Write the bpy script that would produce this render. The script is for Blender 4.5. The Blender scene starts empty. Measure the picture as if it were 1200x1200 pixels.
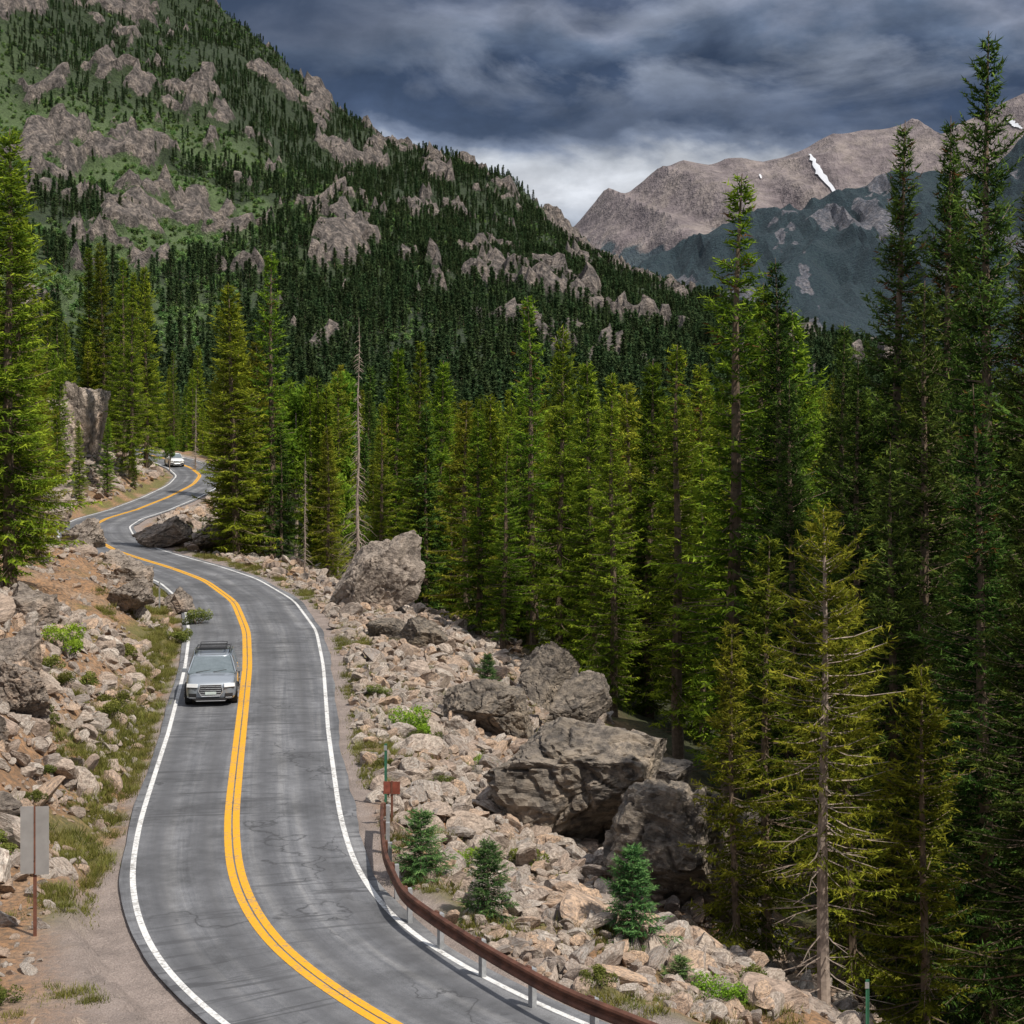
import bpy, bmesh, math, numpy as np
from mathutils import Vector, noise as mnoise
R0=np.random.default_rng(7)
scene=bpy.context.scene
# ------------------------------------------------------------------ helpers
_T=np.random.default_rng(3).random((256,256))
def vn(x,y):
    xi=np.floor(x).astype(int); yi=np.floor(y).astype(int); fx=x-xi; fy=y-yi
    fx=fx*fx*(3-2*fx); fy=fy*fy*(3-2*fy)
    a=_T[xi&255,yi&255]; b=_T[(xi+1)&255,yi&255]; c=_T[xi&255,(yi+1)&255]; d=_T[(xi+1)&255,(yi+1)&255]
    return (a*(1-fx)+b*fx)*(1-fy)+(c*(1-fx)+d*fx)*fy
def fbm(x,y,o=4):
    s=0;a=.5;t=0
    for i in range(o):
        s=s+a*vn(x*2**i+i*17.3,y*2**i+i*9.1); t+=a; a*=.5
    return s/t
def sst(a,b,x):
    t=np.clip((x-a)/(b-a),0,1); return t*t*(3-2*t)
def mesh_np(name,V,F,mats=(),midx=None,smooth=False,attrs=None):
    V=np.asarray(V,dtype=np.float32); F=np.asarray(F,dtype=np.int32)
    m=bpy.data.meshes.new(name); n=F.shape[1]
    m.vertices.add(len(V)); m.vertices.foreach_set('co',V.ravel())
    m.loops.add(F.size); m.loops.foreach_set('vertex_index',F.ravel())
    m.polygons.add(len(F)); m.polygons.foreach_set('loop_start',np.arange(0,F.size,n,dtype=np.int32))
    try: m.polygons.foreach_set('loop_total',np.full(len(F),n,dtype=np.int32))
    except Exception: pass
    for x in mats: m.materials.append(x)
    if midx is not None: m.polygons.foreach_set('material_index',np.asarray(midx,dtype=np.int32))
    m.polygons.foreach_set('use_smooth',np.full(len(F),smooth,dtype=bool))
    if attrs:
        for k,(t,d) in attrs.items():
            a=m.attributes.new(k,t,'POINT'); d=np.asarray(d,dtype=np.int32 if t=='INT' else np.float32)
            a.data.foreach_set({'FLOAT':'value','INT':'value','FLOAT_VECTOR':'vector','FLOAT_COLOR':'color'}[t],d.ravel())
    m.update(calc_edges=True); m.validate()
    return m
def obj(name,m,loc=(0,0,0),rot=(0,0,0),scl=(1,1,1),parent=None,link=True):
    o=bpy.data.objects.new(name,m); o.location=loc; o.rotation_euler=rot; o.scale=scl
    if parent: o.parent=parent
    if link: scene.collection.objects.link(o)
    return o
def grid_faces(nx,ny):
    i=np.arange(nx*ny).reshape(ny,nx)
    return np.stack([i[:-1,:-1],i[:-1,1:],i[1:,1:],i[1:,:-1]],-1).reshape(-1,4)
# ------------------------------------------------------------------ materials
class NM:
    def __init__(s,name):
        s.m=bpy.data.materials.new(name); s.m.use_nodes=True; s.t=s.m.node_tree; s.N=s.t.nodes; s.L=s.t.links
        s.b=s.N['Principled BSDF']; s.out=s.N['Material Output']
    def n(s,t,**k):
        x=s.N.new(t)
        for a,v in k.items(): setattr(x,a,v)
        return x
    def l(s,a,b): s.L.new(a,b)
    def noise(s,scale,detail=5,rough=.6,vec=None,dist=0):
        x=s.n('ShaderNodeTexNoise'); x.inputs['Scale'].default_value=scale; x.inputs['Detail'].default_value=detail
        x.inputs['Roughness'].default_value=rough; x.inputs['Distortion'].default_value=dist
        if vec is not None: s.l(vec,x.inputs['Vector'])
        return x.outputs['Fac']
    def ramp(s,f,stops):
        x=s.n('ShaderNodeValToRGB'); e=x.color_ramp.elements
        while len(e)<len(stops): e.new(.5)
        for q,(p,c) in zip(e,stops):
            q.position=p; q.color=(c if len(c)==4 else (*c,1)) if hasattr(c,'__len__') else (c,c,c,1)
        s.l(f,x.inputs[0]); return x.outputs[0]
    def mix(s,f,a,b,bt='MIX'):
        x=s.n('ShaderNodeMix',data_type='RGBA',blend_type=bt)
        for v,k in ((f,0),(a,6),(b,7)):
            if isinstance(v,(int,float)): x.inputs[k].default_value=v
            elif isinstance(v,tuple): x.inputs[k].default_value=(*v,1) if len(v)==3 else v
            else: s.l(v,x.inputs[k])
        return x.outputs[2]
    def math(s,op,a,b=0.,c=0.):
        x=s.n('ShaderNodeMath',operation=op)
        for i,v in enumerate((a,b,c)):
            if isinstance(v,(int,float)): x.inputs[i].default_value=v
            else: s.l(v,x.inputs[i])
        return x.outputs[0]
    def bump(s,h,st=.5,dist=.1):
        x=s.n('ShaderNodeBump'); x.inputs['Strength'].default_value=st; x.inputs['Distance'].default_value=dist
        s.l(h,x.inputs['Height']); s.l(x.outputs[0],s.b.inputs['Normal'])
    def col(s,c):
        if isinstance(c,tuple): s.b.inputs['Base Color'].default_value=(*c,1)
        else: s.l(c,s.b.inputs['Base Color'])
    def rough(s,r): s.b.inputs['Roughness'].default_value=r
    def coord(s,k='Object'): return s.n('ShaderNodeTexCoord').outputs[k]
    def pos(s): return s.n('ShaderNodeNewGeometry').outputs['Position']
    def attr(s,k): return s.n('ShaderNodeAttribute',attribute_name=k)
    def sep(s,v): x=s.n('ShaderNodeSeparateXYZ'); s.l(v,x.inputs[0]); return x.outputs
def simple(name,c,r=.6,metal=0.,var=.15,scale=8):
    a=NM(name); f=a.noise(scale,3,vec=a.coord())
    lo=tuple(x*(1-var) for x in c); hi=tuple(min(1,x*(1+var)) for x in c)
    a.col(a.ramp(f,[(.3,lo),(.7,hi)])); a.rough(r); a.b.inputs['Metallic'].default_value=metal
    return a.m
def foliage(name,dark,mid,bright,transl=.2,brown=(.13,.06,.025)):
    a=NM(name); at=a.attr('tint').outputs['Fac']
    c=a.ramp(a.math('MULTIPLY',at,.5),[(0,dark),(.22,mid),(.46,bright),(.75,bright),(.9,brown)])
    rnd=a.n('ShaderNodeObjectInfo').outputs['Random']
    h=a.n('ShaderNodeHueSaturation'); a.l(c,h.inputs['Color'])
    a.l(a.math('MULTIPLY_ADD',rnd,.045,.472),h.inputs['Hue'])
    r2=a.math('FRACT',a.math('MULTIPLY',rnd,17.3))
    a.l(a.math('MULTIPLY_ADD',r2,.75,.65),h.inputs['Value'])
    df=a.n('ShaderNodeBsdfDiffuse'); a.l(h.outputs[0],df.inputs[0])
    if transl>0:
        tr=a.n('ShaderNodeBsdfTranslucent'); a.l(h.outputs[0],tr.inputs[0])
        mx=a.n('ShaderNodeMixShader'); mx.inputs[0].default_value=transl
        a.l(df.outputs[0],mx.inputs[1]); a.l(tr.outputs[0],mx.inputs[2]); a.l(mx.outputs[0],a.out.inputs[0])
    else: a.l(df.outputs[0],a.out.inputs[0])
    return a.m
M_spruce=foliage('spruce_needles',(.016,.034,.006),(.098,.160,.016),(.26,.33,.03),.28)
M_dark=foliage('dark_spruce_needles',(.008,.019,.007),(.042,.082,.018),(.12,.18,.034),.2)
M_yel=foliage('fir_needles',(.03,.045,.008),(.15,.185,.02),(.33,.35,.04),.3)
M_blue=foliage('young_spruce_needles',(.025,.06,.022),(.075,.165,.055),(.19,.31,.10),.2)
M_aspen=foliage('aspen_leaves',(.035,.075,.008),(.11,.21,.022),(.22,.35,.04),.3)
M_shrub=foliage('shrub_leaves',(.035,.05,.012),(.10,.13,.028),(.20,.22,.06),.25)
M_mtn=foliage('mountain_needles',(.016,.030,.017),(.042,.073,.033),(.080,.125,.048),0)  # slight bluish cast is distance haze mixed into the needle colour
M_mtn2=foliage('mountain_aspen_leaves',(.05,.09,.035),(.10,.18,.06),(.17,.27,.085),0)
M_grass=foliage('grass_blades',(.05,.06,.014),(.15,.16,.035),(.32,.30,.11),.3)
M_bark=simple('bark',(.16,.115,.08),.9,var=.5,scale=5)
M_deadbark=simple('dead_wood',(.30,.24,.20),.9,var=.4,scale=5)

def rockmat(name,c1,c2,c3,dark,scale=1.,perinst=True,strength=.8,det=4):
    a=NM(name); v=a.coord('Object')
    f1=a.noise(.6*scale,det-1,.65,v); f2=a.noise(5*scale,det+2,.75,v) 
    mp=a.n('ShaderNodeMapping'); mp.inputs['Scale'].default_value=(1,1,3.2); mp.inputs['Rotation'].default_value=(.5,.35,0); a.l(v,mp.inputs[0])
    f3=a.noise(1.7*scale,det+1,.72,mp.outputs[0],.6)
    c=a.ramp(f1,[(.3,c1),(.5,c2),(.68,c3)])
    if perinst:
        rnd=a.n('ShaderNodeObjectInfo').outputs['Random']
        c=a.mix(.8,c,a.ramp(a.math('FRACT',a.math('MULTIPLY',rnd,7.7)),[(0,(.27,.24,.225)),(.2,(.46,.39,.33)),(.4,(.34,.25,.20)),(.55,(.56,.38,.25)),(.7,(.22,.205,.20)),(.85,(.58,.52,.46)),(1,(.36,.33,.30))]))
    c=a.mix(a.ramp(f2,[(.40,1.),(.54,0.)]),c,dark)
    c=a.mix(.8,c,a.ramp(f3,[(.3,.35),(.5,1.),(.7,1.45)]),'MULTIPLY')
    a.col(c); a.rough(.92)
    a.bump(a.math('ADD',f3,a.math('MULTIPLY',f2,.6)),strength,.35/scale)
    return a.m
M_talus=rockmat('talus_rock',(.36,.27,.21),(.44,.36,.29),(.33,.30,.27),(.25,.195,.16),1.5,det=2,strength=.5)
M_boulder=rockmat('boulder_rock',(.20,.17,.145),(.29,.245,.20),(.42,.34,.26),(.115,.10,.088),1.2,False,1.,6)
M_outcrop=rockmat('outcrop_rock',(.31,.255,.215),(.39,.33,.28),(.45,.34,.26),(.17,.14,.12),1.,False,1.,5)

# ------------------------------------------------------------------ road centre line
ctl=np.array([(5,34),(12,19.5),(20,9.6),(25,4.0),(30,-.85),(32.2,-2.58),(35.9,-4.84),(38.8,-5.95),(42.3,-6.9),(47.4,-7.8),(53.9,-8.7),(64.1,-10.1),(74.2,-11.5),(84.9,-13.2),(97.1,-15.8),(108.3,-19.5),(116.3,-23.3),(122,-26.4),(129,-30.0),(140,-34.3),(152,-37.5),(163,-38.6),(173,-38.1),(184,-37.1),(195,-36.4),(206,-37.6),(218,-41),(235,-47.2),(260,-58),(300,-78),(420,-150)])
cy=np.arange(5,420,.4); cx=np.interp(cy,ctl[:,0],ctl[:,1])
k=np.exp(-.5*(np.arange(-14,15)/4.)**2); k/=k.sum()
cx=np.convolve(np.pad(cx,14,mode='reflect',reflect_type='odd'),k,'valid')
cz=np.interp(cy,[0,165,173,184,195,206,218,235,300,420],[0,0,.1,.7,1.5,2.0,2.4,2.8,4,6])
tx=np.gradient(cx); ty=np.gradient(cy); ln=np.hypot(tx,ty); tx/=ln; ty/=ln
arc=np.concatenate([[0],np.cumsum(np.hypot(np.diff(cx),np.diff(cy)))])
wl_=np.interp(cy,[30,60,85,130],[2.5,2.5,2.8,2.8]); wr_=np.interp(cy,[30,60,85,130],[2.95,3.05,3.45,3.3])
def road_q(x,y):
    sh=np.shape(x); x=np.ravel(x).astype(float); y=np.ravel(y).astype(float); s=np.zeros(len(x)); ii=np.zeros(len(x),int)
    for a in range(0,len(x),20000):
        dx=x[a:a+20000,None]-cx[None]; dy=y[a:a+20000,None]-cy[None]; d=dx*dx+dy*dy; i=d.argmin(1)
        r=np.arange(len(i)); sg=np.sign(dx[r,i]*ty[i]-dy[r,i]*tx[i]); s[a:a+20000]=np.sqrt(d[r,i])*sg; ii[a:a+20000]=i
    return s.reshape(sh),ii.reshape(sh)
def ground_h(x,y,full=False):
    x=np.asarray(x,float); y=np.asarray(y,float)
    z=np.full(x.shape,-8.); s=np.full(x.shape,200.); ii=np.zeros(x.shape,int)
    near=(y<440)&(y>-60)&(np.abs(x)<260)
    if near.any():
        q,i=road_q(x[near],y[near]); s[near]=q; ii[near]=i
        yy=y[near]; xx=x[near]; rz=cz[i]; wl=wl_[i]+.3; wr=wr_[i]+.35
        shL=np.interp(yy,[30,36,44,200],[2.8,1.8,.6,.6])
        v=np.maximum(0,-q-wl-shL); st=np.interp(yy,[34,44,60,78,110],[.35,.72,.68,.48,.45])
        bank=st*np.minimum(v,5)+.36*np.clip(v-5,0,5)+.62*np.maximum(0,v-10); bank=16*np.tanh(bank/16)
        bank*=np.interp(yy,[18,32],[.12,1]) 
        zl=rz+bank-.12*sst(0,1,-q-wl)*(1-sst(1,3,-q-wl))
        v2=np.maximum(0,q-wr-1.0); k2=np.interp(yy,[60,80,110,130],[1,.8,.7,.6])
        dr=(.2*v2+.022*v2*v2)*k2; zr=rz-8*np.tanh(dr/8)
        zz=np.where(q<0,zl,zr)
        off=np.maximum(-q-wl,q-wr)
        rg=sst(.8,3.,off)
        nz=(fbm(xx/5,yy/5,4)-.5)*1.9+(fbm(xx/1.1+5,yy/1.1,3)-.5)*.6
        zz=zz+nz*rg*np.where(q<0,1.,.85)+(fbm(xx/.8,yy/.8,2)-.5)*.06*sst(.6,1.2,off)
        zz=zz-.11*(1-sst(.35,1.3,off))
        hill=np.interp(yy,[-60,1,5,14],[10,10,7.5,.5])*sst(30,14,np.abs(xx))
        zz=np.maximum(zz,np.where(q<-4,hill,-9))
        fade=sst(330,430,yy); z[near]=zz*(1-fade)-8*fade
    return (z,s,ii) if full else z
def gh(x,y): return float(ground_h(np.array([x]),np.array([y]))[0])
# ------------------------------------------------------------------ ground sheet
xs=np.concatenate([-np.geomspace(14000,62,40),np.arange(-60,34,.4),np.geomspace(35,14000,50)])
ys=np.concatenate([-np.geomspace(3000,12,12),np.arange(-10,20,1.),np.arange(20,135,.4),np.arange(136,260,1.),np.geomspace(262,14000,60)])
X,Y=np.meshgrid(xs,ys); Z,S,I=ground_h(X,Y,True)
Z=Z-np.maximum(0,np.hypot(X,Y)-6000)*.002
off=np.where(S<0,-S-wl_[I]-.3,S-wr_[I]-.35)
lay=np.interp(Y,[30,36,44,200],[3.2,1.9,.3,.25])
shoulder=np.where(S<0,1-sst(lay*.6,lay*1.3,off+.5*(fbm(X/1.2,Y/1.2,3)-.5)),1-sst(.6,1.6,off+1.4*(fbm(X/1.5,Y/1.5,3)-.5)))
n=fbm(X/2.2,Y/2.2,4); n2=fbm(X/9+3,Y/9,3)
grass=np.where(S<0,sst(.50,.64,n+.16*np.exp(-((off-1.0)/.7)**2)-.12*sst(1.6,3,off)),sst(.50,.62,n+.10*np.exp(-((off-1.2)/.5)**2)-.05))
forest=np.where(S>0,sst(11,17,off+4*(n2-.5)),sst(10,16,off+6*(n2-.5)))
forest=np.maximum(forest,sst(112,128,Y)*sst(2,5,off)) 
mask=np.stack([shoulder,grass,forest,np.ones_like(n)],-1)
a=NM('ground_soil'); mk=a.attr('mask'); sp=a.n('ShaderNodeSeparateColor'); a.l(mk.outputs['Color'],sp.inputs[0])
p=a.pos(); f1=a.noise(.5,5,.65,p); f2=a.noise(6,5,.7,p); f3=a.noise(28,3,.7,p)
soil=a.ramp(f1,[(.3,(.26,.155,.09)),(.5,(.42,.235,.12)),(.7,(.36,.27,.20))])
soil=a.mix(a.ramp(f2,[(.4,1.),(.6,0.)]),soil,(.17,.115,.075))
grav=a.ramp(f3,[(.3,(.19,.155,.14)),(.5,(.30,.245,.22)),(.7,(.43,.36,.325))]); grav=a.mix(.6,grav,a.ramp(a.noise(1.3,4,.6,p),[(.35,.65),(.65,1.15)]),'MULTIPLY')
gr=a.ramp(f2,[(.3,(.06,.07,.015)),(.6,(.15,.15,.04)),(.8,(.28,.24,.11))])
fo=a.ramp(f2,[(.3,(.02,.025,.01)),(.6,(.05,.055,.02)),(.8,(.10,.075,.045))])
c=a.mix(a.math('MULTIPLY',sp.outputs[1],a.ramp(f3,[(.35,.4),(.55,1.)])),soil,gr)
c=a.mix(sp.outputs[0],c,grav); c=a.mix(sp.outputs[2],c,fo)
a.col(c); a.rough(.95); a.bump(a.math('ADD',f2,a.math('MULTIPLY',f3,.4)),.8,.15)
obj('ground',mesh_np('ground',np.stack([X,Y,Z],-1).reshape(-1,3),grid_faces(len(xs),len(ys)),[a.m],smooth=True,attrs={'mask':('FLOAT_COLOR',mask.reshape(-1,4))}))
# ------------------------------------------------------------------ road
def strip(name,offs,dz,mat,y0=6,y1=330):
    ix=np.where((cy>y0)&(cy<y1))[0]; n=len(ix); V=[];UV=[]
    for o in offs:
        ov=o(ix) if callable(o) else np.full(n,o)
        V.append(np.stack([cx[ix]+ov*ty[ix],cy[ix]-ov*tx[ix],cz[ix]+dz-.012*np.abs(ov)],-1)); UV.append(np.stack([ov,arc[ix]],-1))
    V=np.stack(V,1).reshape(-1,3); UV=np.stack(UV,1).reshape(-1,2); m=mesh_np(name,V,grid_faces(len(offs),n),[mat],smooth=True)
    uv=m.uv_layers.new(name='UVMap'); li=np.zeros(len(m.loops),dtype=np.int32); m.loops.foreach_get('vertex_index',li)
    uv.data.foreach_set('uv',UV[li].astype(np.float32).ravel()); return m
def asph():
    a=NM('asphalt'); uv=a.n('ShaderNodeUVMap').outputs[0]; p=a.pos(); x,y,z=a.sep(uv)
    mp=a.n('ShaderNodeMapping'); mp.inputs['Scale'].default_value=(2.6,.06,1); a.l(uv,mp.inputs[0])
    st=a.noise(1.,6,.65,mp.outputs[0],.3); sp=a.noise(45,3,.8,p); bg=a.noise(.3,4,.65,p); md=a.noise(2.2,5,.7,p)
    c=a.ramp(st,[(.3,(.10,.104,.117)),(.5,(.155,.159,.173)),(.7,(.225,.226,.234))])
    c=a.mix(.9,c,a.ramp(bg,[(.34,.5),(.5,1.),(.66,1.25)]),'MULTIPLY'); c=a.mix(.6,c,a.ramp(sp,[(.3,.4),(.7,1.55)]),'MULTIPLY')
    c=a.mix(.7,c,a.ramp(md,[(.35,.65),(.65,1.2)]),'MULTIPLY')
    tr=None
    for o in (-2.0,-.75,.85,2.25):
        d=a.math('ABSOLUTE',a.math('SUBTRACT',x,o)); g=a.math('MAXIMUM',a.math('SUBTRACT',1.,a.math('DIVIDE',d,.5)),0.)
        tr=g if tr is None else a.math('MAXIMUM',tr,g)
    c=a.mix(a.math('MULTIPLY',tr,a.math('MULTIPLY_ADD',st,1.1,.1)),c,(.075,.077,.086))
    # rectangular repair patches
    br=a.n('ShaderNodeTexBrick'); br.inputs['Scale'].default_value=1.; br.inputs['Mortar Size'].default_value=.0; br.inputs['Brick Width'].default_value=9.; br.inputs['Row Height'].default_value=2.8
    br.inputs['Color1'].default_value=(0,0,0,1); br.inputs['Color2'].default_value=(1,1,1,1); br.offset=.37
    mpb=a.n('ShaderNodeMapping'); mpb.inputs['Rotation'].default_value=(0,0,math.pi/2); a.l(uv,mpb.inputs[0]); a.l(mpb.outputs[0],br.inputs['Vector'])
    c=a.mix(a.ramp(br.outputs['Color'],[(.6,0.),(.66,.22)]),c,(.07,.072,.08))
    def cracks(sx,sy,w,thr,loc,dst,amt):
        mp2=a.n('ShaderNodeMapping'); mp2.inputs['Scale'].default_value=(sx,sy,1); mp2.inputs['Location'].default_value=loc; mp2.inputs['Rotation'].default_value=(0,0,.2); a.l(uv,mp2.inputs[0])
        ds=a.n('ShaderNodeTexNoise'); ds.inputs['Scale'].default_value=.8; a.l(uv,ds.inputs['Vector']); ds.inputs['Detail'].default_value=5
        va=a.n('ShaderNodeVectorMath',operation='MULTIPLY_ADD'); a.l(ds.outputs['Color'],va.inputs[0]); va.inputs[1].default_value=(dst,dst,0); a.l(mp2.outputs[0],va.inputs[2])
        vo=a.n('ShaderNodeTexVoronoi',feature='DISTANCE_TO_EDGE'); vo.inputs['Scale'].default_value=1.; a.l(va.outputs[0],vo.inputs['Vector'])
        return a.math('MULTIPLY',a.ramp(vo.outputs['Distance'],[(.0,1.),(w,0.)]),a.ramp(a.noise(.22,3,.5,p),[(thr,0.),(thr+.08,amt)]))
    c=a.mix(cracks(.12,.07,.006,.44,(0,0,0),.5,.85),c,(.04,.041,.046))
    for lo,ro,th in ((0,.75,.585),(9,-.35,.61)):
        mp3=a.n('ShaderNodeMapping'); mp3.inputs['Rotation'].default_value=(0,0,ro); mp3.inputs['Location'].default_value=(lo,lo*.7,0); mp3.inputs['Scale'].default_value=(.3,3.2,1); a.l(uv,mp3.inputs[0])
        sm=a.ramp(a.noise(1.,3,.5,mp3.outputs[0],.9),[(th,0.),(th+.05,.7)]); sm=a.math('MULTIPLY',sm,a.ramp(a.noise(.16,2,.5,p),[(.44,0.),(.54,1.)]))
        c=a.mix(sm,c,(.05,.051,.057))
    a.col(c); a.rough(.85); a.bump(sp,.3,.01); return a.m
M_asph=asph()
obj('road',strip('road',[lambda i:-wl_[i]-.28-(.16*(fbm(arc[i]*.28,arc[i]*0+3,3)-.5)),-2,-1.2,-.4,.4,1.2,2,lambda i:wr_[i]+.38+.3*(fbm(arc[i]*.25,arc[i]*0+8,3)-.5)],0,M_asph))
def paint(name,c,wear):
    a=NM(name); p=a.pos(); f=a.noise(9,5,.8,p); g=a.noise(.6,4,.7,p)
    w=a.ramp(a.math('ADD',f,a.math('MULTIPLY',g,.6)),[(wear-.14,1.),(wear+.06,0.)])
    cc=a.mix(.6,c,a.ramp(f,[(.3,.6),(.7,1.1)]),'MULTIPLY'); a.col(a.mix(w,cc,(.20,.19,.18))); a.rough(.7); return a.m
M_w=paint('white_paint',(.72,.72,.72),.75); M_y=paint('yellow_paint',(.74,.37,.012),.71)
obj('road_edge_line',strip('road_edge_line',[lambda i:-wl_[i]-.07,lambda i:-wl_[i]+.07],.005,M_w))
obj('road_edge_line',strip('road_edge_line',[lambda i:wr_[i]-.07,lambda i:wr_[i]+.07],.005,M_w))
obj('road_centre_line',strip('road_centre_line',[-.21,-.02],.006,M_y)); obj('road_centre_line',strip('road_centre_line',[.02,.21],.006,M_y))
# ------------------------------------------------------------------ conifer generator
def unit(v): return v/np.maximum(np.linalg.norm(v,axis=-1,keepdims=True),1e-6)
def tube(P,Rr,ns,V,F):
    b=sum(len(v) for v in V); P=np.asarray(P,float); n=len(P); an=np.arange(ns)/ns*2*np.pi
    t=unit(np.gradient(P,axis=0)); ref=np.where(np.abs(t[:,2:3])>.9,[[1.,0,0]],[[0,0,1.]]); u=unit(np.cross(t,ref)); w=np.cross(t,u)
    ring=P[:,None]+(u[:,None]*np.cos(an)[None,:,None]+w[:,None]*np.sin(an)[None,:,None])*np.asarray(Rr)[:,None,None]
    V.append(ring.reshape(-1,3)); i=np.arange(n*ns).reshape(n,ns)+b; j=np.roll(i,-1,1)
    q=np.stack([i[:-1],j[:-1],j[1:],i[1:]],-1).reshape(-1,4); F.append(np.concatenate([q[:,[0,1,2]],q[:,[0,2,3]]]))
def conifer(name,seed,H,R,mat,base=.1,spacing=.24,nb=6,blade=.2,bw=.06,tw=.1,keep=1.,dead=0,cones=False,limbs=True,bark=None,powr=.8,trunk=.011,fullness=1.,irr=1.):
    r=np.random.default_rng(seed); bz=[];ba=[]; z=base*H; a0=0
    while z<H*.985:
        m=max(3,int(nb+r.integers(-1,2))); aa=a0+np.arange(m)/m*2*np.pi+r.normal(0,.3,m); kk=r.random(m)<keep
        bz+=list((z+r.normal(0,spacing*.35,m))[kk]); ba+=list(aa[kk]); a0+=2.4; z+=spacing*r.uniform(.6,1.5)*(1-.55*z/H)
    bz=np.clip(np.array(bz),0,H*.99); ba=np.array(ba); t=np.clip((bz/H-base)/(1-base),0,1)
    lean=r.normal(0,.006,2)*H; cxy=lambda z:np.stack([lean[0]*(z/H)**2+.04*np.sin(z*.5+seed),lean[1]*(z/H)**2+.04*np.cos(z*.43)],-1)
    cl=.84+irr*(.24*np.sin(ba*2+bz*.8+seed)+.20*np.sin(ba*3-bz*1.7+seed*2)+.12*np.sin(bz*2.9+seed))
    L=R*(1-t)**powr*(.62+.38*np.minimum(1,t*5))*r.uniform(.45,1.2,len(t))*cl+.12
    B=np.concatenate([cxy(bz),bz[:,None]],1); D=np.stack([np.cos(ba),np.sin(ba),0*ba],-1)
    a1=-.46+1.05*t**1.3+r.normal(0,.13,len(t)); b1=.22+.1*r.random(len(t))
    def bp(i,s): return B[i]+D[i]*(L[i]*s)[:,None]+np.stack([0*s,0*s,L[i]*(a1[i]*s+b1[i]*s*s)],-1)
    nt=np.maximum(3,(L/tw).astype(int)+2); bi=np.repeat(np.arange(len(L)),nt); kk=np.concatenate([np.arange(q) for q in nt])
    s=(kk+r.random(len(kk)))/nt[bi]; s=.1+.9*s**.85; P=bp(bi,s); Lb=L[bi]
    side=np.where(kk%2==0,1.,-1.)*r.uniform(.5,1.25,len(kk)); ang=ba[bi]+side
    td=unit(np.stack([np.cos(ang),np.sin(ang),a1[bi]+2*b1[bi]*s-.28+r.normal(0,.15,len(s))],-1))
    tl=(.16+.28*np.minimum(Lb,2.2)*(1.08-s))*r.uniform(.6,1.2,len(s))
    nbz=np.maximum(2,(tl/(blade*.40)*fullness).astype(int)+1); ti=np.repeat(np.arange(len(tl)),nbz); k2=np.concatenate([np.arange(q) for q in nbz])
    q=(k2+r.random(len(k2)))/nbz[ti]; O=P[ti]+td[ti]*(tl[ti]*q)[:,None]; O[:,2]-=.12*tl[ti]*q*q
    d=unit(td[ti]*.9+r.normal(0,.5,(len(ti),3))+[0,0,-.08]); w=unit(np.cross(d,r.normal(0,1,(len(ti),3))))
    bl=blade*r.uniform(.6,1.3,len(ti))[:,None]; ww=bw*r.uniform(.6,1.3,len(ti))[:,None]
    T=np.stack([O-w*ww*.5-d*bl*.25,O+w*ww*.5-d*bl*.25,O+d*bl],1).reshape(-1,3)
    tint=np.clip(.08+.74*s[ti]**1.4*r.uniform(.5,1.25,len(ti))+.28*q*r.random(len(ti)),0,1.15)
    if cones:
        cm=(r.random(len(P))<.05)[ti]&(bz[bi][ti]>.72*H); tint=np.where(cm,1.85,tint)
    V=[T];F=[np.arange(len(T)).reshape(-1,3)]; nf=len(F[0])
    zz=np.linspace(-.6,H,14); tube(np.concatenate([cxy(np.clip(zz,0,H)),zz[:,None]],1),H*trunk*np.clip(1-zz/H,0,1)**.8+.012,8,V,F)
    if limbs:
        for i in range(len(L)):
            if L[i]>.5: 
                ss=np.array([0,.45,.9]); tube(bp(np.full(3,i),ss),(.009+.011*L[i])*np.array([1,.6,.25]),3,V,F)
    for i in range(dead):
        z=r.uniform(.06,max(base*1.3,.5) if base>.1 else .3)*H; an=r.uniform(0,6.28); l=r.uniform(.4,1.)*R*.8
        p0=np.array([*cxy(np.array([z]))[0],z]); dd=np.array([math.cos(an),math.sin(an),r.uniform(-.4,.1)]); e=np.array([math.cos(an+.5),math.sin(an+.5),-.1])
        tube([p0,p0+dd*l*.5,p0+dd*l*.8+e*l*.2],[.022,.014,.005],3,V,F)
        tube([p0+dd*l*.5,p0+dd*l*.5+e*l*.35],[.01,.004],3,V,F)
    V_=np.concatenate(V); F_=np.concatenate(F); mi=np.zeros(len(F_),int); mi[nf:]=1
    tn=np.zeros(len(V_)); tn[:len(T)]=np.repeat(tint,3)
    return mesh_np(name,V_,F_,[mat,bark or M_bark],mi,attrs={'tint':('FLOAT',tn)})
TM={}
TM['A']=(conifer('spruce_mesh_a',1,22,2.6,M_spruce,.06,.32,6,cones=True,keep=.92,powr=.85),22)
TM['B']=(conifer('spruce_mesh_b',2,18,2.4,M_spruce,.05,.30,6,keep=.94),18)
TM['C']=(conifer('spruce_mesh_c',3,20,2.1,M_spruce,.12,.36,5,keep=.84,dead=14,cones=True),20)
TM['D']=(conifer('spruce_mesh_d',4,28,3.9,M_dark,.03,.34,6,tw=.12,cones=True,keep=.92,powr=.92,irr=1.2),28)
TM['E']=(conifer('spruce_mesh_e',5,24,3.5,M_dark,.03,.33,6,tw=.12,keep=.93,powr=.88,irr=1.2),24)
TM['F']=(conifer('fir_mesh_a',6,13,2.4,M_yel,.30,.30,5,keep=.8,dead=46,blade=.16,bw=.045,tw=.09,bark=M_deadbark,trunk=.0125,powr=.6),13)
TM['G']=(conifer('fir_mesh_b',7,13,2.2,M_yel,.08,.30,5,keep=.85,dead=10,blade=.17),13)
TM['Y']=(conifer('young_spruce_mesh',8,3,1.15,M_blue,.02,.15,6,blade=.10,bw=.028,tw=.05,powr=.9,trunk=.014,fullness=1.3),3)
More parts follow.
